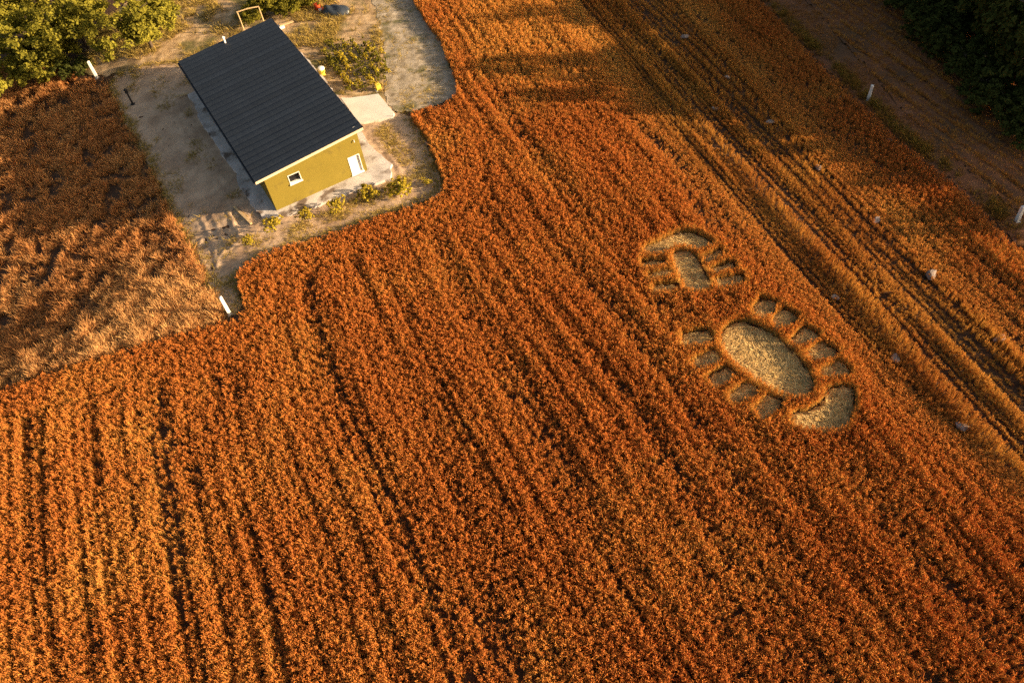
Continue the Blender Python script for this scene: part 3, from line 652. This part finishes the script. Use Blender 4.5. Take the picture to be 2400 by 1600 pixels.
# ------------------------------------------------------------------ posts
def post(px, label, h=1.5, tilt=0):
    P = at(px); z = P[2]
    root = tag(empty('concrete_post', (P[0], P[1], z - .02), random.uniform(0, 1.5)), label, 'post')
    me = MB().add([(-.11, -.11, -.3), (.11, -.11, -.3), (.11, .11, -.3), (-.11, .11, -.3), (-.09, -.09, h), (.09, -.09, h), (.09, .09, h), (-.09, .09, h), (0, 0, h + .07)],
                  [(3, 2, 1, 0), (0, 1, 5, 4), (1, 2, 6, 5), (2, 3, 7, 6), (3, 0, 4, 7), (4, 5, 8), (5, 6, 8), (6, 7, 8), (7, 4, 8)]).mesh('shaft', bevel=.012)
    link('shaft', me, M['white'], root)
    root.rotation_euler[1] = tilt
    MB().box(-.16, .16, -.16, .16, -.3, .05).build('footing', M['concrete'], root, bevel=.02)
    return root
post((539, 736), 'white concrete post at the corner of the wheat below the yard', 1.5)
post((228, 183), 'white concrete post beside the leafy trees at the yard corner', 1.5)
post((2034, 236), 'white concrete post on the verge beside the tall tuft of grass', 1.25, -.08)
post((2383, 519), 'white concrete post on the verge where the green grass thins out', 1.2, -.1)

# ------------------------------------------------------------------ stones
def stone_mesh(seed):
    r = np.random.default_rng(seed); bm = bmesh.new(); bmesh.ops.create_icosphere(bm, subdivisions=2, radius=1)
    ax = r.normal(size=(7, 3)); ax /= np.linalg.norm(ax, axis=1)[:, None]; cut = r.uniform(.4, .85, 7)
    for v in bm.verts:
        p = np.array(v.co)
        for a_, c in zip(ax, cut):
            d = p @ a_
            if d > c: p = p - a_ * (d - c) * .9
        p = p * (1 + .16 * math.sin(5 * p[0] + 3 * p[1] + seed)) * np.array([1, .62, .5]); v.co = p
    me = bpy.data.meshes.new('stone'); bm.to_mesh(me); bm.free(); me.materials.append(M['stone'])
    return me
stones = [stone_mesh(s) for s in range(4)]
SW = [(1677, 256, .30), (2097, 842, .36), (2252, 1003, .38), (1957, 697, .26), (1509, 156, .2)]
ST = [(1755, 41, .26), (1853, 135, .28), (1964, 230, .26), (2084, 330, .24), (2207, 443, .26), (2350, 563, .24)]
MID = [(1604, 88, .32), (1595, 144, .26), (1705, 182, .26), (1807, 288, .34), (1919, 395, .28), (2054, 518, .32), (2181, 645, .42), (2342, 795, .38)]
for lst, lab, grp in ((SW, 'pale stone lying on the edge between standing wheat and stubble', 'stones along the wheat edge'),
                      (ST, 'pale stone lying on the edge between wheat strip and verge', 'stones along the verge'),
                      (MID, 'pale stone lying on the edge between stubble and wheat strip', 'stones along the wheat strip')):
    for a_, b_, s_z in lst:
        P = at((a_, b_), .1); o = tag(link('stone', random.choice(stones)), lab, 'stone', grp)
        o.location = (P[0], P[1], P[2] - .1 + s_z * .45); o.scale = (s_z * 1.05,) * 3; o.rotation_euler = (random.uniform(-.3, .3), random.uniform(-.3, .3), random.uniform(0, 6))

# ------------------------------------------------------------------ trees and shrubs
def crown_mesh(seed, R, Hc, clumps, leaves, leaf, mat, bottom=.35, squash=1.0):
    """leaf-sized faces gathered in clumps through an uneven crown; origin at the crown's centre"""
    r = np.random.default_rng(seed); V = []; F = []; part = []; sh = []
    lob = [(r.normal(size=3) * np.array([R * .42, R * .42, Hc * .3]), r.uniform(.5, .8)) for _ in range(9)]
    for i in range(clumps):
        c, s = lob[r.integers(len(lob))]; d = r.normal(size=3); d /= np.linalg.norm(d)
        if d[2] < -bottom: d[2] = abs(d[2]) * .3
        rr = r.uniform(.55, 1.0) ** .6
        q = c + d * np.array([R, R, Hc]) * s * rr
        cr = r.uniform(.12, .26) * R * .7; tone = r.random(); n = int(leaves * r.uniform(.5, 1.3))
        dd = r.normal(size=(n, 3)); dd /= np.linalg.norm(dd, axis=1)[:, None]; pos = q + dd * cr * (r.random((n, 1)) ** .45) * np.array([1, 1, .75])
        nrm = dd * .6 + d * .5 + r.normal(size=(n, 3)) * .5 + np.array([0, 0, .35]); nrm /= np.linalg.norm(nrm, axis=1)[:, None]
        t1 = np.cross(nrm, r.normal(size=(n, 3))); t1 /= np.linalg.norm(t1, axis=1)[:, None] + 1e-9; t2 = np.cross(nrm, t1)
        l = leaf * r.uniform(.6, 1.3, (n, 1)); k = len(V)
        a_ = pos - t1 * l * .6; b_ = pos + t2 * l * .35 + nrm * l * .1; c2 = pos + t1 * l * .6; d2 = pos - t2 * l * .35 + nrm * l * .1
        Q = np.stack([a_, b_, c2, d2], 1).reshape(-1, 3); V += [tuple(z) for z in Q]
        F += [(k + 4 * j, k + 4 * j + 1, k + 4 * j + 2, k + 4 * j + 3) for j in range(n)]
        pv = np.clip(.55 + .45 * tone + r.normal(0, .15, n), 0, 1); part += list(np.repeat(pv, 4)); sh += list(np.repeat(np.clip(.5 * tone + .5 * r.random(n), 0, 1), 4))
    V = np.array(V); V -= V.mean(0)
    return finish_proto('crown', V, F, part, sh, M[mat])
def trunk_mesh(seed, H, r0, R, limbs=6):
    r = np.random.default_rng(seed); mb = MB(); pts = []; q = np.zeros(3)
    for i in range(6):
        pts.append(q.copy() + np.array([0, 0, -.25 if i == 0 else 0])); q = q + np.array([r.normal(0, .06 * H / 6), r.normal(0, .06 * H / 6), H / 5])
    mb.tube(pts, [r0 * (1.25 - .17 * i) for i in range(6)], 8)
    for i in range(limbs):
        k = r.integers(2, 5); a = r.uniform(0, 6.283); s = pts[k]; e = s + np.array([math.cos(a) * R * .6, math.sin(a) * R * .6, H * r.uniform(.2, .4)]); m = (s + e) / 2 + np.array([0, 0, .08 * H])
        mb.tube([s, m, e], [r0 * .5, r0 * .32, r0 * .12], 6)
    me = mb.mesh('trunk', smooth=True); me.materials.append(M['bark']); return me
def tree(name, P, H, crown, trunk, cs, ts, label, cat, group=None, zc=.62, spin=None):
    root = tag(empty(name, (P[0], P[1], P[2]), random.uniform(0, 6.28) if spin is None else spin), label, cat, group)
    t = link('trunk', trunk, None, root); t.scale = ts
    c = link('crown', crown, None, root); c.location = (0, 0, H * zc); c.scale = cs
    return root
ca = [crown_mesh(s, 1, 1, 260, 60, .078, 'leaf') for s in (1, 2)]
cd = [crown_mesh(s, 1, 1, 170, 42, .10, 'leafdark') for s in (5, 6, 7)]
tr = [trunk_mesh(s, 1, .035, .5) for s in (1, 2, 3)]
def big_tree(px, h_px, H, R, crown, label, group=None, name='leafy_tree', cat='tree'):
    """crown centre seen at a pixel, h_px metres above ground"""
    P = at(px, h_px); P = np.array([P[0], P[1], terrain(P[0], P[1])])
    return tree(name, P, H, crown, random.choice(tr), (R, R, H - h_px if H - h_px < R * 1.1 else R), (H * .8, H * .8, H * .72), label, cat, group, zc=h_px / H)
s = S
big_tree((55 * s, 122 * s), 2.6, 5.4, 3.7, ca[0], 'broad yellow-green leafy tree beside the white post at the yard corner')
big_tree((160 * s, 35 * s), 3.0, 5.6, 2.8, ca[1], 'yellow-green leafy tree standing between two others behind the yard')
big_tree((15 * s, 10 * s), 3.0, 5.8, 2.9, ca[0], 'yellow-green leafy tree furthest from the house behind the yard')
big_tree((318 * s, 45 * s), 2.6, 4.8, 2.9, ca[1], 'round yellow-green leafy tree behind the house on bare brown ground')
for px, R, lab in (((590, 12), 1.5, 'dense green bush behind the house next to the pole frame'), ((645, 2), 1.6, 'dense green bush behind the house above the pole frame'), ((700, -8), 1.3, 'dense green bush behind the house near the dark tarp heap')):
    big_tree((px[0] * s, px[1] * s), 1.0, 2.2, R, random.choice(ca), lab, None, 'garden_bush', 'bush')
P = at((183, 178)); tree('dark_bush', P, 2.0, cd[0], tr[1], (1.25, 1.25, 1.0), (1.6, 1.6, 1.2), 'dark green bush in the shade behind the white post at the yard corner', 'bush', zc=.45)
# shrubs and saplings along the front of the house (pixels of the 2400 px photograph: crown centres)
sy = [crown_mesh(s_, 1, 1, 80, 34, .17, 'leafyellow') for s_ in (11, 12)]
for px, hc, R, cr, lab in (((935, 438), .6, .8, sy[0], 'large bright yellow-green shrub at the right end of the front apron'), ((862, 449), .5, .62, sy[1], 'medium yellow-green shrub beside the largest shrub on the front apron'),
                           ((786, 478), .7, .55, sy[0], 'dark-sided sapling in front of the middle of the ochre wall'), ((716, 500), .8, .48, sy[1], 'sapling with a thin pale stem between two others before the ochre wall'),
                           ((636, 522), .8, .55, sy[0], 'sapling at the left front corner of the concrete apron'), ((580, 562), .45, .4, sy[1], 'smallest sapling standing by the curved wheel rut in the yard'),
                           ((1000, 425), .3, .3, sy[0], 'tiny yellow-green shrub at the wheat edge of the yard')):
    big_tree(px, hc, hc + R * .8, R, cr, lab, None, 'sapling', 'shrub')
# the wood on the far right; its sunless side faces the camera
WL = [((2120, -40), 7.5, 'edge'), ((2215, 30), 8.5, 'edge'), ((2300, 110), 8.0, 'edge'), ((2370, 190), 7.5, 'edge'), ((2200, -90), 9, 'in'), ((2330, -20), 9.5, 'in'), ((2430, 60), 9, 'in'), ((2090, -120), 8, 'edge'), ((2450, 250), 7, 'edge')]
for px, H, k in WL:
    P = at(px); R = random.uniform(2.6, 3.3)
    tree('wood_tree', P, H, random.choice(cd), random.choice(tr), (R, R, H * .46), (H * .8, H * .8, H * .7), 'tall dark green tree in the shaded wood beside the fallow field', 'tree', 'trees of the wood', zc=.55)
for px in ((2100, 20), (2150, 85), (2195, 135), (2245, 175), (2290, 235), (2340, 275), (2395, 310)):
    P = at(px); R = random.uniform(1.1, 1.7)
    tree('wood_bush', P, 2.4, random.choice(cd), random.choice(tr), (R, R, 1.3), (2, 2, 1.6), 'low dark bush at the foot of the shaded wood', 'bush', 'bushes along the wood', zc=.5)
for px in ((2180, 20), (2235, 60), (2290, 60), (2330, 130), (2380, 130), (2260, -20), (2400, 230), (2190, 90), (2300, 180), (2360, 30), (2160, -30), (2420, 330), (2440, 160)):
    P = at(px); R = random.uniform(1.5, 2.3)
    tree('wood_bush', P, 2.6, random.choice(cd), random.choice(tr), (R, R, 1.5), (2, 2, 1.6), 'low dark bush at the foot of the shaded wood', 'bush', 'bushes along the wood', zc=.5)
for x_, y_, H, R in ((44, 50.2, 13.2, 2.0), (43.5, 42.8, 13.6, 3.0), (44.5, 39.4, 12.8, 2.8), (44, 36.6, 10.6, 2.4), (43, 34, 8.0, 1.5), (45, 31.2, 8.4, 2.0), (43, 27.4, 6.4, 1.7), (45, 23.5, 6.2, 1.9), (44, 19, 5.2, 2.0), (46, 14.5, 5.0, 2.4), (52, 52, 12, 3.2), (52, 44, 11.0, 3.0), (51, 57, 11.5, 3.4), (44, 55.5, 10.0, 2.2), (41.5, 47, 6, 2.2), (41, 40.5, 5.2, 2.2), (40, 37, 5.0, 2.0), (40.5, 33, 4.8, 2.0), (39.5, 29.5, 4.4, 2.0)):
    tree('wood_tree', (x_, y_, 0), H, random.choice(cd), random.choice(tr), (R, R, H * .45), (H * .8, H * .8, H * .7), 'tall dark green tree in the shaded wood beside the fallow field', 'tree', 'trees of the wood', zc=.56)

# ------------------------------------------------------------------ vegetable patch: plants in rows
vm = [crown_mesh(30 + i, 1, 1, 18, 16, .30, ('leaf', 'leafyellow', 'leaf')[i]) for i in range(3)]
R4 = lambda q: at((740 + q[0] / 7.128, 80 + q[1] / 7.128))[:2]
rd = R4((850, 620)) - R4((500, 160)); rd /= np.linalg.norm(rd); rn = np.array([-rd[1], rd[0]])
cv = VEG.mean(0); cnt = 0
for i in np.arange(-8, 9):
    for j in np.arange(-12, 13):
        q = cv + rn * i * .78 + rd * j * .46 + RNG.normal(0, .06, 2)
        if inpoly(q[:1], q[1:], VEG)[0] and RNG.random() < .93:
            root = tag(empty('vegetable_plant', (q[0], q[1], float(terrain(*q)) + .03), random.uniform(0, 6)), 'bushy green plant in the rows of the vegetable patch', 'plant', 'plants in the vegetable patch')
            k = random.uniform(.27, .40); c = link('leaves', random.choice(vm), None, root); c.scale = (k, k, k * 1.25); c.location = (0, 0, .3)
            MB_stem = link('stem', tr[0], None, root); MB_stem.scale = (.45, .45, .4); cnt += 1

# ------------------------------------------------------------------ small things
# dark pole with a bulging head standing in a ring of scratches
P = at((312, 245)); r_ = tag(empty('dark_pole', tuple(P)), 'short black metal pole with a thick head standing on the sandy yard', 'pole')
MB().tube([(0, 0, -.1), (0, 0, 1.05)], .07, 8).build('shaft', M['black'], r_); MB().tube([(0, 0, 1.0), (0, 0, 1.06), (0, 0, 1.32), (0, 0, 1.4)], [.08, .14, .13, .05], 10).build('head', M['black'], r_)
MB().box(-.16, .16, -.16, .16, -.05, .05).build('base_plate', M['black'], r_, bevel=.01)
# timber lying on the yard
A, B = at((550, 487)), at((590, 527)); d = B - A; L_ = float(np.linalg.norm(d[:2]))
o = MB().box(0, L_, -.08, .08, 0, .14).build('timber_beam', M['wood'], None, bevel=.012); o.location = (A[0], A[1], A[2] + .02); o.rotation_euler = (0, -math.asin(d[2] / L_), math.atan2(d[1], d[0]))
tag(o, 'long squared timber lying on the yard by the apron corner', 'timber')
P = uv2xy(-1.1, 16.75); o = MB().box(-.75, .3, -.1, .1, 0, .07).build('board', M['wood'], None, bevel=.008); o.location = (P[0], P[1], float(terrain(*P)) + .12); o.rotation_euler = (0, .12, HYAW - .1)
tag(o, 'short pale board lying at the far end of the concrete apron', 'board')
# pole frame behind the house
A, B = at((573, 75)), at((622, 62)); z = A[2]; r_ = tag(empty('pole_frame', tuple(A)), 'goal-shaped frame of pale wooden poles behind the house', 'frame')
d = B - A
MB().tube([(0, 0, -.2), (.02, 0, .9), (0, .02, 1.75)], [.06, .055, .05], 8).build('upright', M['wood'], r_)
MB().tube([(d[0], d[1], -.2), (d[0], d[1], 1.75)], [.06, .05], 8).build('upright', M['wood'], r_)
MB().tube([(-.05, 0, 1.72), (d[0] / 2, d[1] / 2, 1.78), (d[0] + .05, d[1], 1.72)], .05, 8).build('crossbar', M['wood'], r_)
MB().box(-.15, .15, -.12, .12, -.05, .14).build('footing', M['stone'], r_, bevel=.03)
# plank resting on a block behind the house
A, B = at((655, 62), .2), at((687, 50), .2); d = B - A; L_ = float(np.linalg.norm(d[:2])); an = math.atan2(d[1], d[0])
o = MB().box(-.25, .35, -.25, .25, -.1, .2).build('concrete_block', M['white'], None, bevel=.03); o.location = (A[0], A[1], 0.03); o.rotation_euler = (0, 0, an); tag(o, 'whitish block under the end of the plank behind the house', 'block')
o = MB().box(.0, L_, -.13, .13, .202, .27).build('plank', M['wood'], None, bevel=.01); o.location = (A[0], A[1], .03); o.rotation_euler = (0, .06, an); tag(o, 'pale wooden plank leaning on a whitish block behind the house', 'plank')
# yellow bin with white lid
P = at((757, 177)); r_ = tag(empty('yellow_bin', tuple(P)), 'yellow bin with a white lid between the house and the vegetable patch', 'bin')
MB().tube([(0, 0, 0), (0, 0, .05), (0, 0, .55), (0, 0, .56)], [.20, .21, .25, .24], 14).build('body', M['yellow'], r_); MB().tube([(0, 0, .56), (0, 0, .62), (0, 0, .70), (0, 0, .73)], [.27, .27, .2, .06], 14).build('lid', M['white'], r_)
P = at((888, 211)); r_ = tag(empty('yellow_canister', tuple(P), .5), 'small yellow canister on a white board beside the vegetable patch', 'canister')
MB().box(-.2, .2, -.13, .13, .04, .42).build('body', M['yellow'], r_, bevel=.05); MB().tube([(-.12, 0, .40), (-.12, 0, .52), (.1, 0, .54), (.14, 0, .40)], .025, 6).build('handle', M['yellow'], r_); MB().box(-.28, .28, -.2, .2, -.03, .035).build('board', M['white'], r_)
# dark tarp heap with a red and a white bucket
P = at((786, 30)); o = None
g = np.linspace(-1, 1, 25); X, Y = np.meshgrid(g, g, indexing='ij'); r2 = np.hypot(X, Y)
Zt = np.clip(1 - r2 ** 2, 0, 1) ** .7 * (.75 + .5 * (fbm(X * 2 + 8, Y * 2 + 3, 3) - .5)) + .05 * np.sin(9 * X + 4 * Y)
Zt = np.where(r2 >= 1, -.1, Zt + .12)
sq = np.where(r2 > 1, 1 / np.maximum(r2, 1e-6), 1)
Vt = np.stack([X * sq * 1.35, Y * sq * .75, Zt * .75], -1).reshape(-1, 3); Ft = [(i * 25 + j, (i + 1) * 25 + j, (i + 1) * 25 + j + 1, i * 25 + j + 1) for i in range(24) for j in range(24)]
o = link('tarp_heap', mesh_np('tarp_heap', Vt, Ft, True), M['tarp']); o.location = (P[0], P[1], P[2]); o.rotation_euler = (0, 0, -.2); tag(o, 'low heap under a dark blue-grey tarpaulin among dry weeds', 'tarpaulin')
for px, mt, nm, lab in (((746, 24), 'red', 'red_bucket', 'orange-red bucket standing next to the dark tarpaulin'), ((753, 30), 'white', 'white_bucket', 'small white bucket standing next to the dark tarpaulin')):
    P = at(px); k = 1.3 if mt == 'red' else .8
    r_ = tag(empty(nm, tuple(P)), lab, 'bucket'); MB().tube([(0, 0, 0), (0, 0, .4 * k), (0, 0, .38 * k), (0, 0, .06 * k)], [.15 * k, .21 * k, .18 * k, .13 * k], 14).build('body', M[mt], r_)
    MB().tube([(.2 * k * math.cos(t), .03, .38 * k + .16 * k * math.sin(t)) for t in np.linspace(0, math.pi, 9)], .012, 6).build('handle', M['black'], r_)
print('plants', cnt)
